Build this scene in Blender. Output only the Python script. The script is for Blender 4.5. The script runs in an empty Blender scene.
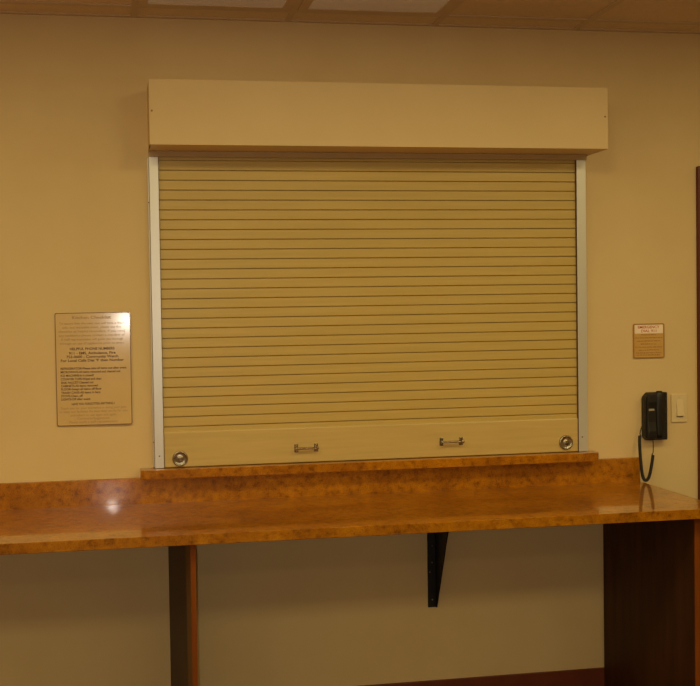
import bpy, bmesh, math, random
from mathutils import Vector, Matrix
random.seed(7)
SC = bpy.context.scene
COL = SC.collection
ORG = {}                                   # world origin of every object built here

# ------------------------------------------------------------------ materials
def lin(c):
    return tuple(((v/255)/12.92 if v/255 <= .04045 else ((v/255+.055)/1.055)**2.4) for v in c) + (1,)

def new_mat(name):
    m = bpy.data.materials.new(name); m.use_nodes = True
    nt = m.node_tree; b = nt.nodes['Principled BSDF']
    return m, nt, b

def tex(nt, scale, kind='ShaderNodeTexNoise', stretch=(1, 1, 1), detail=4, rough=.6):
    co = nt.nodes.new('ShaderNodeTexCoord'); mp = nt.nodes.new('ShaderNodeMapping')
    mp.inputs['Scale'].default_value = stretch
    t = nt.nodes.new(kind); t.inputs['Scale'].default_value = scale
    if kind == 'ShaderNodeTexNoise':
        t.inputs['Detail'].default_value = detail; t.inputs['Roughness'].default_value = rough
    nt.links.new(co.outputs['Object'], mp.inputs['Vector']); nt.links.new(mp.outputs['Vector'], t.inputs['Vector'])
    return t

def ramp(nt, src, stops):
    r = nt.nodes.new('ShaderNodeValToRGB'); e = r.color_ramp.elements
    e[0].position, e[0].color = stops[0][0], lin(stops[0][1])
    e[1].position, e[1].color = stops[-1][0], lin(stops[-1][1])
    for p, c in stops[1:-1]:
        n = e.new(p); n.color = lin(c)
    nt.links.new(src, r.inputs['Fac']); return r

def bump(nt, b, src, strength, dist):
    n = nt.nodes.new('ShaderNodeBump'); n.inputs['Strength'].default_value = strength; n.inputs['Distance'].default_value = dist
    nt.links.new(src, n.inputs['Height']); nt.links.new(n.outputs['Normal'], b.inputs['Normal'])

def noisy(name, c0, c1, scale=8, stretch=(1, 1, 1), rough=.5, metal=0., bmp=0., bdist=.001, detail=4, spec=.5, bscale=None):
    m, nt, b = new_mat(name)
    t = tex(nt, scale, stretch=stretch, detail=detail)
    r = ramp(nt, t.outputs['Fac'], [(.3, c0), (.7, c1)])
    nt.links.new(r.outputs['Color'], b.inputs['Base Color'])
    b.inputs['Roughness'].default_value = rough; b.inputs['Metallic'].default_value = metal
    b.inputs['Specular IOR Level'].default_value = spec
    if bmp:
        s = t if bscale is None else tex(nt, bscale, stretch=stretch, detail=2)
        bump(nt, b, s.outputs['Fac'], bmp, bdist)
    return m

M = {}
M['wall'] = noisy('wall_paint', (211, 184, 134), (216, 190, 140), 3, rough=.75, bmp=.12, bdist=.001, bscale=160, spec=.25)
M['hood'] = noisy('hood_paint', (216, 188, 138), (220, 192, 142), 4, rough=.55, bmp=.05, bdist=.0005, bscale=220, spec=.3)
M['slat'] = noisy('slat_laminate', (188, 161, 92), (198, 170, 100), 7, stretch=(.35, 1, 9), rough=.42, bmp=.05, bdist=.0006, spec=.35)
M['bar'] = noisy('bar_laminate', (187, 160, 98), (200, 173, 110), 6, stretch=(.5, 1, 8), rough=.42, bmp=.05, bdist=.0006, spec=.35)
M['head'] = noisy('head_stop_paint', (176, 148, 100), (184, 156, 106), 10, rough=.6)
M['aluminium'] = noisy('rail_aluminium', (208, 205, 200), (216, 213, 208), 12, stretch=(1, 1, .1), rough=.4, metal=.5)
M['chrome'] = noisy('chrome', (158, 150, 134), (172, 164, 148), 20, rough=.22, metal=1)
M['bronze'] = noisy('worn_chrome', (150, 128, 100), (188, 170, 140), 60, rough=.2, metal=1)
M['gapshade'] = noisy('gap_shade_brown', (92, 66, 32), (100, 74, 38), 30, rough=.7)  # brown for the shade in the gap between rail and slats
M['ceiling'] = noisy('ceiling_tile', (214, 188, 148), (222, 196, 156), 60, rough=.9, bmp=.35, bdist=.002, bscale=220, spec=.1)
M['grid'] = noisy('ceiling_grid_paint', (196, 170, 132), (204, 178, 138), 10, rough=.55)
M['lens'] = noisy('fixture_lens', (232, 230, 234), (240, 238, 242), 300, rough=.3, bmp=.3, bdist=.001)
M['white'] = noisy('fixture_enamel', (205, 195, 175), (212, 202, 182), 10, rough=.4)
M['floor'] = noisy('floor_carpet', (72, 58, 44), (86, 70, 52), 90, rough=.95, bmp=.5, bdist=.004)
M['base'] = noisy('baseboard_vinyl', (98, 42, 22), (108, 48, 26), 12, rough=.5)
M['wood'] = noisy('panel_wood_veneer', (54, 28, 9), (74, 40, 14), 9, stretch=(3, 3, .25), rough=.5, spec=.25, bmp=.06, bdist=.0006)
M['stile'] = noisy('panel_stile_wood', (112, 78, 42), (126, 88, 48), 12, stretch=(4, 4, .3), rough=.6, spec=.2)
M['lipping'] = noisy('panel_edge_wood', (112, 54, 6), (130, 66, 8), 12, stretch=(4, 4, .3), rough=.6, spec=.2)
M['door'] = noisy('door_wood_stain', (80, 26, 10), (98, 34, 14), 7, stretch=(4, 4, .25), rough=.4, bmp=.05, bdist=.0006)
M['steel'] = noisy('black_bracket_steel', (24, 22, 21), (32, 29, 27), 40, rough=.5, metal=.3)
M['screw'] = noisy('zinc_screw', (190, 184, 172), (206, 200, 188), 40, rough=.28, metal=1)
M['darkscrewshade'] = noisy('dark_screw_and_shade', (84, 72, 52), (96, 82, 60), 40, rough=.5, metal=.6)  # dark screws, and the painted shade line below the switch rocker
M['phone'] = noisy('phone_plastic', (17, 14, 12), (21, 18, 15), 50, rough=.48, bmp=.04, bdist=.0004)
M['cord'] = noisy('cord_rubber', (28, 24, 21), (36, 31, 27), 50, rough=.45)
M['phonelabel'] = noisy('phone_paper_label', (150, 142, 120), (160, 150, 128), 60, rough=.6)
M['key'] = noisy('phone_key', (46, 40, 33), (54, 47, 39), 60, rough=.4)
M['switch'] = noisy('switch_plastic', (214, 192, 148), (218, 197, 153), 30, rough=.35)
M['plaque'] = noisy('plaque_gold', (200, 168, 108), (208, 176, 114), 8, rough=.42, spec=.3, bmp=.10, bdist=.0008, bscale=40)
_b = M['plaque'].node_tree.nodes['Principled BSDF']; _b.inputs['Coat Weight'].default_value = .42; _b.inputs['Coat Roughness'].default_value = .125
M['plaqueedge'] = noisy('plaque_edge_line', (92, 62, 28), (104, 70, 32), 30, rough=.4)
M['ink'] = noisy('engraved_ink', (84, 52, 16), (94, 60, 20), 40, rough=.5)
M['paleink'] = noisy('pale_engraving', (164, 130, 74), (170, 136, 80), 40, rough=.5)
M['emerg'] = noisy('small_plaque_gold', (194, 152, 84), (202, 160, 92), 8, rough=.35)
M['emergrim'] = noisy('small_plaque_rim', (150, 108, 56), (158, 116, 60), 20, rough=.4)
M['emergwhite'] = noisy('small_plaque_white', (238, 218, 192), (244, 224, 200), 20, rough=.4)
M['red'] = noisy('red_lettering', (190, 84, 56), (198, 92, 62), 30, rough=.5)

def laminate():
    m, nt, b = new_mat('burl_laminate')
    t1 = tex(nt, 40, detail=9, rough=.72)
    r1 = ramp(nt, t1.outputs['Fac'], [(.3, (118, 66, 4)), (.48, (177, 112, 6)), (.62, (192, 125, 8)), (.78, (138, 72, 4))])
    t2 = tex(nt, 5, detail=3)
    r2 = ramp(nt, t2.outputs['Fac'], [(.35, (205, 190, 170)), (.65, (255, 255, 255))])
    mx = nt.nodes.new('ShaderNodeMix'); mx.data_type = 'RGBA'; mx.blend_type = 'MULTIPLY'; mx.inputs['Factor'].default_value = .8
    nt.links.new(r1.outputs['Color'], mx.inputs['A']); nt.links.new(r2.outputs['Color'], mx.inputs['B'])
    t3 = tex(nt, 230, detail=4, rough=.75)
    r3 = ramp(nt, t3.outputs['Fac'], [(.36, (120, 76, 60)), (.47, (255, 255, 255))])
    m2 = nt.nodes.new('ShaderNodeMix'); m2.data_type = 'RGBA'; m2.blend_type = 'MULTIPLY'; m2.inputs['Factor'].default_value = .75
    nt.links.new(mx.outputs['Result'], m2.inputs['A']); nt.links.new(r3.outputs['Color'], m2.inputs['B'])
    nt.links.new(m2.outputs['Result'], b.inputs['Base Color'])
    b.inputs['Roughness'].default_value = .3; b.inputs['Specular IOR Level'].default_value = .25
    b.inputs['Coat Weight'].default_value = 1; b.inputs['Coat Roughness'].default_value = .03
    tb = tex(nt, 70, detail=3)
    bump(nt, b, tb.outputs['Fac'], .10, .0006)
    nt.links.new(b.inputs['Normal'].links[0].from_socket, b.inputs['Coat Normal'])
    return m
M['laminate'] = laminate()

# ------------------------------------------------------------------ mesh helpers
def box(bm, x0, x1, y0, y1, z0, z1):
    v = [bm.verts.new((x, y, z)) for z in (z0, z1) for (x, y) in ((x0, y0), (x1, y0), (x1, y1), (x0, y1))]
    for f in ((3, 2, 1, 0), (4, 5, 6, 7), (0, 1, 5, 4), (1, 2, 6, 5), (2, 3, 7, 6), (3, 0, 4, 7)):
        bm.faces.new([v[i] for i in f])

def prism(bm, pts, axis, a, b):
    """closed polygon pts in the two other axes, run along axis from a to b"""
    def P(p, t):
        return {'x': (t, p[0], p[1]), 'y': (p[0], t, p[1]), 'z': (p[0], p[1], t)}[axis]
    A = [bm.verts.new(P(p, a)) for p in pts]; B = [bm.verts.new(P(p, b)) for p in pts]
    n = len(pts)
    bm.faces.new(A); bm.faces.new(B[::-1])
    for i in range(n):
        bm.faces.new((A[i], B[i], B[(i+1) % n], A[(i+1) % n]))

def rrect(x0, x1, z0, z1, r, n=5):
    pts = []
    for cx, cz, a0 in ((x1-r, z1-r, 0), (x0+r, z1-r, 90), (x0+r, z0+r, 180), (x1-r, z0+r, 270)):
        for i in range(n+1):
            a = math.radians(a0+90*i/n); pts.append((cx+r*math.cos(a), cz+r*math.sin(a)))
    return pts

def ring(bm, outer, inner, ya, yb):
    n = len(outer)
    oa = [bm.verts.new((p[0], ya, p[1])) for p in outer]; ob = [bm.verts.new((p[0], yb, p[1])) for p in outer]
    ia = [bm.verts.new((p[0], ya, p[1])) for p in inner]; ib = [bm.verts.new((p[0], yb, p[1])) for p in inner]
    for i in range(n):
        j = (i+1) % n
        for q in ((oa[i], oa[j], ia[j], ia[i]), (ob[j], ob[i], ib[i], ib[j]), (oa[j], oa[i], ob[i], ob[j]), (ia[i], ia[j], ib[j], ib[i])):
            bm.faces.new(q)

def lathe_y(bm, cx, cz, prof, n=40):
    """prof: list of (radius, y); revolved about the y axis through (cx, cz)"""
    rows = []
    for r, y in prof:
        if r < 1e-6:
            rows.append([bm.verts.new((cx, y, cz))])
        else:
            rows.append([bm.verts.new((cx+r*math.cos(2*math.pi*i/n), y, cz+r*math.sin(2*math.pi*i/n))) for i in range(n)])
    for a, b in zip(rows, rows[1:]):
        for i in range(n):
            j = (i+1) % n
            if len(a) == 1 and len(b) == 1: continue
            if len(a) == 1: bm.faces.new((a[0], b[i], b[j]))
            elif len(b) == 1: bm.faces.new((a[i], b[0], a[j]))
            else: bm.faces.new((a[i], b[i], b[j], a[j]))

def tube(bm, path, r, n=8):
    path = [Vector(p) for p in path]; rows = []; up = Vector((0, 1, 0))
    for i, p in enumerate(path):
        d = (path[min(i+1, len(path)-1)]-path[max(i-1, 0)]).normalized()
        s = d.cross(up)
        if s.length < 1e-4: s = d.cross(Vector((1, 0, 0)))
        s.normalize(); up = s.cross(d).normalized()
        rows.append([bm.verts.new(p+r*(math.cos(2*math.pi*k/n)*s+math.sin(2*math.pi*k/n)*up)) for k in range(n)])
    for a, b in zip(rows, rows[1:]):
        for k in range(n):
            bm.faces.new((a[k], a[(k+1) % n], b[(k+1) % n], b[k]))
    bm.faces.new(rows[0][::-1]); bm.faces.new(rows[-1])

def spline(P, n=12):
    P = [Vector(p) for p in P]; P = [2*P[0]-P[1]]+P+[2*P[-1]-P[-2]]; out = []
    for i in range(1, len(P)-2):
        a, b, c, d = P[i-1:i+3]
        for k in range(n):
            t = k/n
            out.append(.5*((2*b)+(-a+c)*t+(2*a-5*b+4*c-d)*t*t+(-a+3*b-3*c+d)*t**3))
    return out+[P[-2]]

def BM(): return bmesh.new()
def boxes(*a):
    bm = BM()
    for b in a: box(bm, *b)
    return bm

def obj(name, bm, mat, parent=None, origin=None, bevel=0., seg=2, smooth=False, kind=None, label=None):
    """ONE mesh object; vertices are given in world coordinates"""
    bmesh.ops.recalc_face_normals(bm, faces=bm.faces)
    o0 = ORG[parent.name] if parent else Vector(origin or (0, 0, 0))
    for v in bm.verts: v.co -= o0
    me = bpy.data.meshes.new(name); bm.to_mesh(me); bm.free()
    if smooth:
        for p in me.polygons: p.use_smooth = True
    o = bpy.data.objects.new(name, me); COL.objects.link(o)
    me.materials.append(M[mat]); ORG[o.name] = o0
    if parent: o.parent = parent
    else: o.location = o0
    if bevel:
        b = o.modifiers.new('bevel', 'BEVEL'); b.width = bevel; b.segments = seg; b.limit_method = 'ANGLE'; b.angle_limit = math.radians(40)
    if kind: o['kind'] = kind
    if label: o['label'] = label
    return o

def tag(o, label, cat, group=None):
    o['label'] = label; o['category'] = cat
    if group: o['group'] = group
    return o

def thing(name, label, cat, loc, group=None):
    o = bpy.data.objects.new(name, None); COL.objects.link(o); o.location = loc; o.empty_display_size = .05
    ORG[o.name] = Vector(loc); return tag(o, label, cat, group)

def struct(name, bm, mat, **k): return obj(name, bm, mat, kind='structure', **k)

def text_bm(bm, s, cx, z, width, height, y, align='C', bold=0.):
    """one line of raised lettering: set to the given width, cap height and left or centre anchor"""
    cu = bpy.data.curves.new('tmp', 'FONT'); cu.body = s; cu.size = 1; cu.extrude = .012; cu.offset = bold; cu.resolution_u = 3
    t = bpy.data.objects.new('tmp', cu); COL.objects.link(t)
    bpy.context.view_layer.update()
    me = bpy.data.meshes.new_from_object(t.evaluated_get(bpy.context.evaluated_depsgraph_get()))
    bpy.data.objects.remove(t); bpy.data.curves.remove(cu)
    xs = [v.co.x for v in me.vertices]; x0, x1 = min(xs), max(xs)
    sx = width/(x1-x0); sz = height/.70
    start = cx-width/2 if align == 'C' else cx
    base = len(bm.verts); vs = []
    for v in me.vertices:
        vs.append(bm.verts.new((start+(v.co.x-x0)*sx, y-(v.co.z+.012)*.02, z+(v.co.y-.35)*sz)))
    for p in me.polygons:
        try: bm.faces.new([vs[i] for i in p.vertices])
        except ValueError: pass
    bpy.data.meshes.remove(me)

# ------------------------------------------------------------------ the room
H = 2.773; FZ = -.032
XL, XR, YB = -3.4, 3.9, -7.6
DX0, DX1, DZ = 1.7605, 2.66, 2.147            # door opening
struct('wall_back', boxes((XL-.12, DX0, 0, .12, FZ, H+.1), (DX1, XR+.12, 0, .12, FZ, H+.1), (DX0, DX1, 0, .12, DZ, H+.1)), 'wall')
struct('wall_left', boxes((XL-.12, XL, YB, 0, FZ, H+.1)), 'wall')
struct('wall_right', boxes((XR, XR+.12, YB, 0, FZ, H+.1)), 'wall')
struct('wall_front', boxes((XL-.12, XR+.12, YB-.12, YB, FZ, H+.1)), 'wall')
struct('floor', boxes((XL-.12, XR+.12, YB-.12, .12, FZ-.1, FZ)), 'floor')
struct('ceiling', boxes((XL, XR, YB, 0, H+.004, H+.1)), 'ceiling')
# exposed grid: bars every two feet, one set along the wall, one set into the room
g = BM()
y = -.140
while y > YB:
    box(g, XL, XR, y-.012, y+.012, H-.001, H+.004); y -= .6096
x = -.680-.6096*3
while x < XR:
    box(g, x-.012, x+.012, YB, -.020, H-.0012, H+.004); x += .6096
box(g, XL, XR, -.020, 0, H-.0012, H+.004)
struct('trim_1', g, 'grid')
struct('baseboard_back', boxes((XL, DX0-.062, -.010, 0, FZ, .071)), 'base', bevel=.003)
struct('baseboard_left', boxes((XL, XL+.010, YB, -.010, FZ, .071)), 'base')
struct('baseboard_right', boxes((XR-.010, XR, YB, -.010, FZ, .071)), 'base')
# door at the right edge of the view: casing and leaf
d = struct('door_1', boxes((DX0+.004, DX1-.004, .015, .055, FZ+.004, DZ-.004)), 'door')
obj('casing', boxes((DX0-.0605, DX0+.002, -.019, .03, FZ, DZ+.0605), (DX1-.002, DX1+.0605, -.019, .03, FZ, DZ+.0605), (DX0+.002, DX1-.002, -.019, .03, DZ-.002, DZ+.0605)), 'door', d, bevel=.004)
hb = BM(); lathe_y(hb, DX1-.07, .95, [(0, -.05), (.024, -.048), (.028, -.03), (.012, -.015), (.012, .004), (.03, .006), (.03, .0155)], 24)
obj('knob', hb, 'chrome', d, smooth=True)

# ------------------------------------------------------------------ counter
wt = obj('countertop', boxes((XL+.001, 1.4236, -.6348, -.001, .8285, .8646)), 'laminate', bevel=.0012, seg=1, origin=(0, -.3, .8285))
tag(wt, 'long orange brown burl laminate countertop running below the shutter', 'countertop')
obj('backsplash', boxes((XL+.001, 1.4236, -.018, -.001, .8610, .9668)), 'laminate', wt, bevel=.0025)
sl = BM()
pts = [(-.6912, -.001), (-.6912, -.052)] + [(-.6912+.022*(1-math.cos(a)), -.052-.022*math.sin(a)) for a in (math.radians(t) for t in (15, 30, 45, 60, 75, 90))]
pts += [(1.2020, -.074), (1.2095, -.070), (1.2115, -.062), (1.2115, -.001)]
prism(sl, pts, 'z', .9676, 1.0033)
s = obj('window_sill_ledge', sl, 'laminate', bevel=.002, origin=(.26, -.03, .969))
tag(s, 'narrow orange brown burl laminate ledge directly under the roller shutter', 'ledge')

def skew_panel(x0, x1, dx, y0, y1, z0, z1):
    """upright board from y1 (wall) to y0 (front); its front stands dx to the right of its back"""
    bm = BM(); f = lambda y: dx*(-y)/.6
    pts = [(x0+f(y0), y0), (x1+f(y0), y0), (x1+f(y1), y1), (x0+f(y1), y1)]
    prism(bm, pts, 'z', z0, z1); return bm
def support(name_label, xb, dx, th, lip=.10):
    t = thing('support_panel', name_label, 'panel', (xb, -.3, FZ), 'upright panels under the counter')
    obj('board', skew_panel(xb, xb+th, dx, -.6+lip, -.012, FZ, .828), 'wood', t)
    if lip > .01: obj('stile', skew_panel(xb, xb+th, dx, -.5955, -.6+lip, FZ, .828), 'stile', t, label='lighter brown strip behind the front edge')
    obj('edge_strip', skew_panel(xb, xb+th, dx, -.6, -.5955, FZ, .828), 'lipping', t, label='orange brown solid wood front edge')
    return t
support('dark wood upright panel with orange front edge below the left end of the shutter', -.587, .0470, .0175, .11)
support('wide dark brown wood end panel under the right end of the counter', 1.2545, .0655, .03, .006)

# black steel bracket
br = thing('shelf_bracket', 'black steel bracket with tapered gusset holding the counter up', 'bracket', (.50, 0, .6))
obj('wall_plate', boxes((.4825, .5200, -.005, -.0005, .377, .827)), 'steel', br, bevel=.001)
gp = [(-.005, .377), (-.012, .377), (-.152, .690), (-.175, .735), (-.215, .775), (-.30, .808), (-.44, .823), (-.44, .827), (-.005, .827)]
gm = BM(); prism(gm, gp, 'x', .5155, .5195); obj('gusset', gm, 'steel', br)
obj('top_flange', boxes((.4825, .5200, -.44, -.005, .8235, .8282)), 'steel', br)
for (x, z) in ((.5025, .6334), (.5020, .5637), (.4916, .5247), (.5010, .4089)):
    b_ = BM(); lathe_y(b_, x, z, [(0, -.0085), (.0022, -.0082), (.0034, -.0065), (.0036, -.0045)], 16)
    obj('screw', b_, 'screw', br, smooth=True)

# ------------------------------------------------------------------ roller shutter
sh = thing('roller_shutter', 'closed beige roller shutter with boxed hood and pale guide rails', 'shutter', (.27, 0, 1.005))
hx0, hx1, hz0, hz1, hd = -.6341, 1.1985, 2.2462, 2.4903, .196
hm = BM()
# folded sheet hood: front, top, ends; open below with a return lip
prism(hm, [(-hd, hz0), (-hd, hz1), (-.001, hz1), (-.001, hz1-.003), (-hd+.003, hz1-.003), (-hd+.003, hz0+.003), (-hd+.095, hz0+.003), (-hd+.095, hz0)], 'x', hx0, hx1)
box(hm, hx0, hx0+.003, -hd+.001, -.001, hz0, hz1-.001); box(hm, hx1-.003, hx1, -hd+.001, -.001, hz0, hz1-.001)
hood = obj('hood', hm, 'hood', sh)
obj('soffit', boxes((hx0+.003, hx1-.003, -hd+.095, -.034, hz0+.002, hz0+.008)), 'hood', hood)
obj('head_stop', boxes((-.6330, 1.1842, -.0365, -.0235, 2.2262, hz0+.001)), 'head', hood)
for (x, z) in ((-.6245, 2.372), (1.1865, 2.375)):
    b_ = BM(); lathe_y(b_, x, z, [(0, -hd-.002), (.003, -hd-.0015), (.004, -hd)], 14); obj('screw', b_, 'emergrim', hood, smooth=True)

def rail(x0, x1, side):
    w = .0015; bm = BM()
    # U channel open towards the curtain: front flange, side wall, back flange
    box(bm, x0, x1, -.034, -.030, 1.0046, 2.2260)
    if side < 0: box(bm, x0, x0+.004, -.030, -.001, 1.0046, 2.2260)
    else: box(bm, x1-.004, x1, -.030, -.001, 1.0046, 2.2260)
    box(bm, x0, x1, -.004, -.001, 1.0046, 2.2260)
    r = obj('guide_rail', bm, 'aluminium', sh, bevel=.0012, seg=2)
    if side < 0: obj('gap_shade_strip', boxes((x1, x1+.0015, -.0325, -.022, 1.005, 2.2255)), 'gapshade', r)  # added strip, coloured as the shaded gap between rail and curtain
    else: obj('gap_shade_strip', boxes((x0-.0020, x0, -.0325, -.022, 1.005, 2.2255)), 'gapshade', r)
    if side < 0:
        fl = obj('flange', boxes((-.6390, -.6326, -.0110, -.0008, 1.0046, 2.2260)), 'aluminium', r, bevel=.0028, seg=3)
        for z in (1.105, 2.05):
            fs = BM(); lathe_y(fs, -.6362, z, [(0, -.0128), (.0018, -.0125), (.0024, -.0105)], 10)
            obj('screw', fs, 'darkscrewshade', r, smooth=True)
    for z in ((1.052, 1.9) if side < 0 else (1.066, 1.9)):
        b_ = BM(); lathe_y(b_, x0+(x1-x0)*(.5 if side < 0 else .36), z, [(0, -.0352), (.0022, -.0350), (.003, -.034)], 12)
        if z < 1.5: obj('screw', b_, 'darkscrewshade', r, smooth=True)
        else: b_.free()
    return r
rail(-.6324, -.5968, -1); rail(1.1402, 1.1808, 1)
# side flange clip seen left of the left rail
c = BM(); pitch = .03884; z = 1.1463; prof_f = []; ztop = 2.30
bounds = [1.1650-pitch, 1.1650]
while bounds[-1] < ztop: bounds.append(bounds[-1]+pitch)
yf, yg = -.0215, -.0125
front = []
for a, b2 in zip(bounds, bounds[1:]):
    gw = .0019
    front += [(yg, a), (yg, a+gw*.5), (yf+.0008, a+gw), (yf, a+gw+.0012), (yf, b2-gw-.0008), (yf+.0008, b2-gw), (yg, b2-gw*.3)]
poly = front+[(yg, bounds[-1]), (-.008, bounds[-1]), (-.008, bounds[0])]
prism(c, poly, 'x', -.622, 1.172)
cur = obj('slat_curtain', c, 'slat', sh)
bb = BM()
prism(bb, [(-.0218, 1.0055), (-.0265, 1.0055), (-.0280, 1.008), (-.0280, 1.1405), (-.0255, 1.1455), (-.0218, 1.1463)], 'x', -.5940, 1.1375)
bar = obj('bottom_bar', bb, 'bar', sh)
def handle(x0, x1, z, m):
    bm = BM()
    for xc, s in ((x0+.0085, 1), (x1-.0085, -1)):
        box(bm, xc-.0080, xc+.0080, -.0300, -.0270, z-.0165, z+.0165)
        box(bm, xc-.0050, xc+.0050, -.0510, -.0290, z-.0055, z+.0055)
        for dz in (-.011, .011):
            lathe_y(bm, xc, z+dz, [(0, -.0335), (.0025, -.0330), (.0036, -.0300)], 12)
    P = [(x0+.006, -.0465, z), (x1-.006, -.0465, z)]
    tube(bm, P, .0045, 12)
    for xc in (x0+.006, x1-.006):
        lathe_y(bm, xc, z, [(0, -.054), (.005, -.0525), (.0068, -.0465), (.0055, -.040)], 14)
    return obj('handle', bm, m, bar, bevel=.0008, label='dark worn metal bar handle' if m == 'bronze' else 'bright metal bar handle')
handle(-.0752, .0232, 1.0630, 'bronze')
handle(.5320, .6328, 1.0672, 'chrome')
def lock(x, z):
    bm = BM()
    lathe_y(bm, x, z, [(.0308, -.0270), (.0312, -.0300), (.0290, -.0345), (.0255, -.0352), (.0238, -.0330), (.0225, -.0305), (.0170, -.0298), (.0080, -.0300), (.0078, -.0318), (.0066, -.0326), (0, -.0328)], 44)
    obj('lock', bm, 'chrome', bar, smooth=True, label='round metal lock disc')
lock(-.5331, 1.0390); lock(1.0840, 1.0445)

# ------------------------------------------------------------------ plaques
pl = thing('kitchen_sign', 'large gold plaque of kitchen notices on wall left of the shutter', 'sign', (-.862, -.005, 1.179))
px0, px1, pz0, pz1 = -1.0086, -.7160, 1.1790, 1.6225
pb = BM(); prism(pb, rrect(px0, px1, pz0, pz1, .007), 'y', -.0050, -.0004); obj('plate', pb, 'plaque', pl, bevel=.0006, seg=1)
rb = BM(); ring(rb, rrect(px0+.001, px1-.001, pz0+.001, pz1-.001, .007), rrect(px0+.0036, px1-.0036, pz0+.0036, pz1-.0036, .006), -.0054, -.0048)
obj('border', rb, 'plaqueedge', pl)
YT = -.0051
C0 = -.8665
def rows(lst, name, mat, h, bold=0.):
    bm = BM()
    for (s, z, w, al) in lst:
        text_bm(bm, s, C0 if al == 'C' else -.9895, z, w, h, YT, al, bold)
    return obj(name, bm, mat, pl)
rows([('Kitchen Checklist', 1.6030, .150, 'C')], 'heading', 'paleink', .0118, .012)
rows([('To assure that the next user will have a clean', 1.5805, .250, 'C'), ('safe, and enjoyable event, please use this', 1.5649, .226, 'C'),
      ('checklist as helpful reminders. If you need', 1.5492, .256, 'C'), ('any assistance please contact a member of', 1.5336, .254, 'C'),
      ('A staff representative will guide you through', 1.5180, .240, 'C'), ('through on use of appliances prior to event', 1.5023, .248, 'C')], 'introduction', 'paleink', .0088)
rows([('HELPFUL PHONE NUMBERS', 1.4808, .172, 'C'), ('911 - EMS, Ambulance, Fire', 1.4640, .180, 'C'), ('752-0600 - Community Watch', 1.4500, .200, 'C'),
      ("For Local Calls Dial '9' then Number", 1.4355, .243, 'C')], 'phone_numbers', 'ink', .0098, .020)
rows([('REFRIGERATOR-Please take all items out after event', 1.4045, .254, 'L'), ('MICROWAVE-All items removed and cleaned out', 1.3908, .230, 'L'),
      ('ICE MACHINE-Is it closed?', 1.3771, .127, 'L'), ('COUNTER TOPS-Wiped and clean', 1.3633, .156, 'L'), ('SINK FAUCET-Cleaned out', 1.3496, .125, 'L'),
      ('CABINETS-All items removed', 1.3367, .141, 'L'), ('FLOOR-Swept all items off floor', 1.3238, .156, 'L'), ('TRASH CANS-All items in bags', 1.3104, .151, 'L'),
      ('STOVE-Clean, off', 1.2975, .083, 'L'), ('LIGHTS-Off after event', 1.2846, .112, 'L')], 'checklist', 'ink', .0086, .020)
rows([('HAVE YOU FORGOTTEN ANYTHING ?', 1.2653, .166, 'C')], 'reminder', 'ink', .0088, .018)
rows([('Thank you for your assistance in doing your part', 1.2497, .254, 'C'), ('to keep our facilities the best they can be for you', 1.2359, .262, 'C'),
      ('and others to use again and again.', 1.2214, .178, 'C'), ('Comments/Suggestions:', 1.2085, .124, 'C'), ('Please notify a staff representative.', 1.1945, .186, 'C')], 'closing_note', 'paleink', .0088)

for o in list(pl.children):
    for v in o.data.vertices:
        v.co.y -= .0180*max(0, v.co.x+ORG[pl.name].x-px0)
em = thing('emergency_sign', 'small gold plaque reading EMERGENCY DIAL 911 above the wall phone', 'sign', (1.475, -.005, 1.390))
ex0, ex1, ez0, ez1 = 1.4035, 1.5470, 1.3895, 1.5375
eb = BM(); prism(eb, rrect(ex0, ex1, ez0, ez1, .007), 'y', -.0045, -.0004); obj('plate', eb, 'emerg', em, bevel=.0006, seg=1)
er = BM(); ring(er, rrect(ex0+.0003, ex1-.0003, ez0+.0003, ez1-.0003, .007), rrect(ex0+.0042, ex1-.0042, ez0+.0042, ez1-.0042, .005), -.0056, -.0044)
obj('border', er, 'emergrim', em)
ew = BM(); prism(ew, rrect(1.4105, 1.5400, 1.4950, 1.5320, .002), 'y', -.0050, -.0044); obj('white_panel', ew, 'emergwhite', em, label='pale white panel with red lettering')
et = BM(); text_bm(et, 'EMERGENCY', 1.4745, 1.5225, .098, .0112, -.0051, 'C', .010); text_bm(et, 'DIAL 911', 1.4745, 1.5060, .070, .0112, -.0051, 'C', .010)
obj('heading', et, 'red', em)
eo = BM()
zz = [1.4895, 1.4765, 1.4630, 1.4500, 1.4368, 1.4240, 1.4120, 1.4030]
ww = [.070, .128, .106, .074, .126, .092, .116, .112]
for z0, w in zip(zz, ww):                 # small rows too worn to read: engraved strokes grouped like words
    x = 1.4750-w/2
    while x < 1.4750+w/2-.004:
        n = random.choice((2, 3, 4, 5, 6)); 
        for k in range(n):
            if x > 1.4750+w/2-.002: break
            hgt = random.choice((.0032, .0032, .0046))
            box(eo, x, x+.0013, -.0050, -.0044, z0-.0018, z0-.0018+hgt)
            if random.random() < .6: box(eo, x+.0013, x+.0022, -.0050, -.0044, z0-.0018+random.choice((0, .0012, .0024)), z0-.0010+random.choice((0, .0012, .0024)))
            x += .0027
        x += .0024
obj('engraved_lines', eo, 'emergrim', em)

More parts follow.
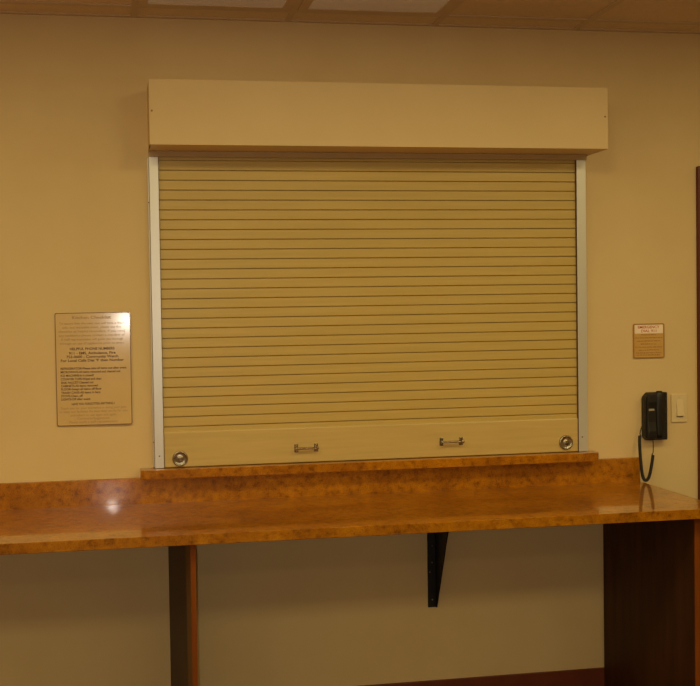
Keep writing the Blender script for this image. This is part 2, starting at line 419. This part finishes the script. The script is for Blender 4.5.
# ------------------------------------------------------------------ telephone
ph = thing('wall_phone', 'black wall telephone with coiled cord hanging at right end of counter', 'telephone', (1.488, 0, 1.04))
X0, X1, Z0, Z1 = 1.4395, 1.5425, 1.0400, 1.2440
body = BM()
prism(body, [(X0+.012, Z0), (X1, Z0+.001), (X1, Z1), (X0+.020, Z1), (X0+.004, Z1-.016), (X0, Z1-.028), (X0, Z0+.016)], 'y', -.034, -.001)
base = obj('body', body, 'phone', ph, bevel=.004, seg=3)
hs = BM()                                     # handset lying in the cradle: thick earpiece and mouthpiece, slimmer grip
prism(hs, [(-.030, Z0+.006), (-.042, Z0+.006), (-.049, Z0+.012), (-.051, Z0+.040), (-.048, Z0+.058), (-.045, Z0+.080), (-.045, Z1-.075), (-.048, Z1-.055), (-.051, Z1-.040), (-.050, Z1-.010), (-.044, Z1-.002), (-.030, Z1-.002)], 'x', X0+.006, X0+.046)
hand = obj('handset', hs, 'phone', ph, bevel=.005, seg=3)
obj('label_strip', boxes((X0+.0100, X0+.0340, -.0488, -.0448, 1.1680, 1.1765)), 'phonelabel', hand, label='small pale paper label')
rd = BM()                                     # rounded ridge to the right of the handset, standing above the top edge
rows_ = []
for t in range(15):
    z = Z0+.012+(Z1+.006-Z0-.012)*t/14
    rr = .011+.008*min(1, t/9.); 
    if t == 14: rr *= .55
    if t == 13: rr *= .88
    rows_.append([rd.verts.new((X0+.066+rr*1.15*math.cos(math.pi*k/12), -.031-rr*.80*math.sin(math.pi*k/12), z)) for k in range(13)])
for a, b2 in zip(rows_, rows_[1:]):
    for k in range(12): rd.faces.new((a[k], a[k+1], b2[k+1], b2[k]))
for r_ in rows_: pass
for a, b2 in zip(rows_, rows_[1:]): rd.faces.new((a[0], b2[0], b2[-1], a[-1]))
rd.faces.new(rows_[0]); rd.faces.new(rows_[-1][::-1])
obj('cradle_ridge', rd, 'phone', ph, smooth=True)
for z in (1.2150, 1.1735, 1.1590, 1.1180):
    obj('button', boxes((X1-.0125, X1-.0075, -.0362, -.0338, z-.0030, z+.0030)), 'key', ph, bevel=.0006)
path = spline([(1.4300, -.040, 1.130), (1.4215, -.044, 1.110), (1.4105, -.046, 1.082), (1.4060, -.047, 1.046), (1.4075, -.048, .990), (1.4120, -.048, .935), (1.4195, -.048, .889), (1.4320, -.048, .8735), (1.4460, -.048, .885), (1.4560, -.048, .920), (1.4650, -.046, .965), (1.4710, -.042, 1.005), (1.4735, -.036, 1.040)], 10)
# coil: a thin wire wound round the hanging path
L = [0]
for a, b2 in zip(path, path[1:]): L.append(L[-1]+(b2-a).length)
def at(s):
    i = max(0, min(len(path)-2, next((k for k in range(len(L)-1) if L[k+1] >= s), len(L)-2)))
    t = (s-L[i])/(L[i+1]-L[i]); return path[i].lerp(path[i+1], t), (path[i+1]-path[i]).normalized()
cp = []; s0, s1 = L[-1]*.16, L[-1]*.86; turns = 74; N = turns*9
lead = [at(s0*k/8)[0] for k in range(8)]
for k in range(N+1):
    p, d_ = at(s0+(s1-s0)*k/N); a = 2*math.pi*turns*k/N
    e1 = d_.cross(Vector((0, 1, 0))).normalized(); e2 = e1.cross(d_)
    cp.append(p+.0052*(math.cos(a)*e1+math.sin(a)*e2))
tail = [at(s1+(L[-1]-s1)*k/6)[0] for k in range(1, 7)]
cb = BM(); tube(cb, lead+cp+tail, .0022, 5); obj('cord', cb, 'cord', ph, smooth=True, label='black coiled cord')

# ------------------------------------------------------------------ light switch
sw = thing('light_switch', 'ivory rocker light switch on the wall beside the black phone', 'switch', (1.612, -.003, 1.171))
sb = BM(); prism(sb, rrect(1.5765, 1.6488, 1.1105, 1.2322, .004), 'y', -.0065, -.0004); obj('cover_plate', sb, 'switch', sw, bevel=.0022, seg=3)
rk = BM(); prism(rk, [(-.0062, 1.1365), (-.0170, 1.1385), (-.0068, 1.2075), (-.0062, 1.2080)], 'x', 1.5990, 1.6305); obj('rocker', rk, 'switch', sw, bevel=.0008)
obj('rocker_gap_shade', boxes((1.5990, 1.6305, -.0069, -.0060, 1.1335, 1.1368)), 'darkscrewshade', sw)  # dark strip laid on the plate as the shade under the rocker
for z in (1.1230, 1.2200):
    b_ = BM(); lathe_y(b_, 1.6128, z, [(0, -.0078), (.0025, -.0076), (.0032, -.0065)], 14); obj('screw', b_, 'switch', sw, smooth=True)

# ------------------------------------------------------------------ ceiling fixtures
def troffer(x0, y0, label, w=.6096, l=1.2192, group='ceiling light fixtures', kind='lens'):
    t = thing('ceiling_light', label, 'light fixture', (x0+w/2, y0-l/2, H))
    m = .013; f = .036; zt, zb = H+.003, H-.004
    fr = boxes((x0+m, x0+m+f, y0-l+m, y0-m, zb, zt), (x0+w-m-f, x0+w-m, y0-l+m, y0-m, zb, zt), (x0+m+f, x0+w-m-f, y0-m-f, y0-m, zb, zt), (x0+m+f, x0+w-m-f, y0-l+m, y0-l+m+f, zb, zt))
    obj('frame', fr, 'grid', t, bevel=.001)
    obj('lens', boxes((x0+m+f, x0+w-m-f, y0-l+m+f, y0-m-f, H-.001, H+.002)), kind, t)
    return t
troffer(-.680, -.140, 'unlit pale lens ceiling light above the left half of the shutter')
troffer(-.0704, -.140, 'unlit pale lens ceiling light above the right half of the shutter')

WARM = (1.0, .82, .37)
def lamp_panel(x, y, watts, label):
    troffer(x-.3048, y+.3048, label, l=.6096)
    d = bpy.data.lights.new('ceiling_lamp', 'AREA'); d.shape = 'RECTANGLE'; d.size = .51; d.size_y = .51
    d.energy = watts; d.color = WARM
    o = bpy.data.objects.new('ceiling_lamp', d); COL.objects.link(o); o.location = (x, y, H-.012)
LA, LB, LC = 15.9, 12.6, 5.0
for row, y, watts in (('nearest the counter wall', -1.664, LA), ('overhead of the viewer', -3.493, LB), ('farthest from the counter wall', -5.322, LC)):
    for side, x in (('far left', -2.204), ('left', -.985), ('middle', .235), ('right', 1.454), ('far right', 2.673)):
        lamp_panel(x, y, watts*.64*(1.1 if 'right' in side else 1), 'lit square ceiling light, %s one of the row %s' % (side, row))

FL = 52
# the flash of the camera that took the picture
fd = bpy.data.lights.new('camera_flash', 'POINT'); fd.energy = FL; fd.color = (1, .91, .79); fd.shadow_soft_size = .018
fo = bpy.data.objects.new('camera_flash', fd); COL.objects.link(fo); fo.location = (-.822, -4.05, 1.585)

w = bpy.data.worlds.new('room_air'); SC.world = w; w.use_nodes = True
w.node_tree.nodes['Background'].inputs[0].default_value = (1, .8, .55, 1)
w.node_tree.nodes['Background'].inputs[1].default_value = .02

# ------------------------------------------------------------------ camera
P = {'cx': -0.7808319672782461, 'cy': -4.048702385776514, 'cz': 1.5935919436942811, 'yaw': 0.1569876537285378, 'pitch': -0.025925130081862566, 'roll': -0.01679624184590668, 'F': math.exp(6.925293602426574), 'px': -74.63956393318531}
yw, pt, rl = P['yaw'], P['pitch'], P['roll']
f = Vector((math.sin(yw)*math.cos(pt), math.cos(yw)*math.cos(pt), math.sin(pt)))
r0 = Vector((math.cos(yw), -math.sin(yw), 0)); u0 = r0.cross(f)
r = r0*math.cos(rl)+u0*math.sin(rl); u = u0*math.cos(rl)-r0*math.sin(rl)
cd = bpy.data.cameras.new('camera'); cam = bpy.data.objects.new('camera', cd); COL.objects.link(cam)
cam.matrix_world = Matrix(((r.x, u.x, -f.x, P['cx']), (r.y, u.y, -f.y, P['cy']), (r.z, u.z, -f.z, P['cz']), (0, 0, 0, 1)))
cd.sensor_width = 36; cd.sensor_fit = 'HORIZONTAL'; cd.lens = P['F']*36/700; cd.shift_x = -P['px']/700; cd.clip_start = .02
SC.camera = cam
vs = SC.view_settings; vs.view_transform = 'Standard'; vs.look = 'None'; vs.gamma = 1; vs.use_curve_mapping = False; vs.exposure = 0
SC.cycles.use_denoising = True; SC.cycles.denoising_prefilter = 'ACCURATE'
SC.cycles.sample_clamp_indirect = 10; SC.cycles.blur_glossy = .05; SC.cycles.caustics_reflective = True
SC.cycles.max_bounces = 10; SC.cycles.diffuse_bounces = 6
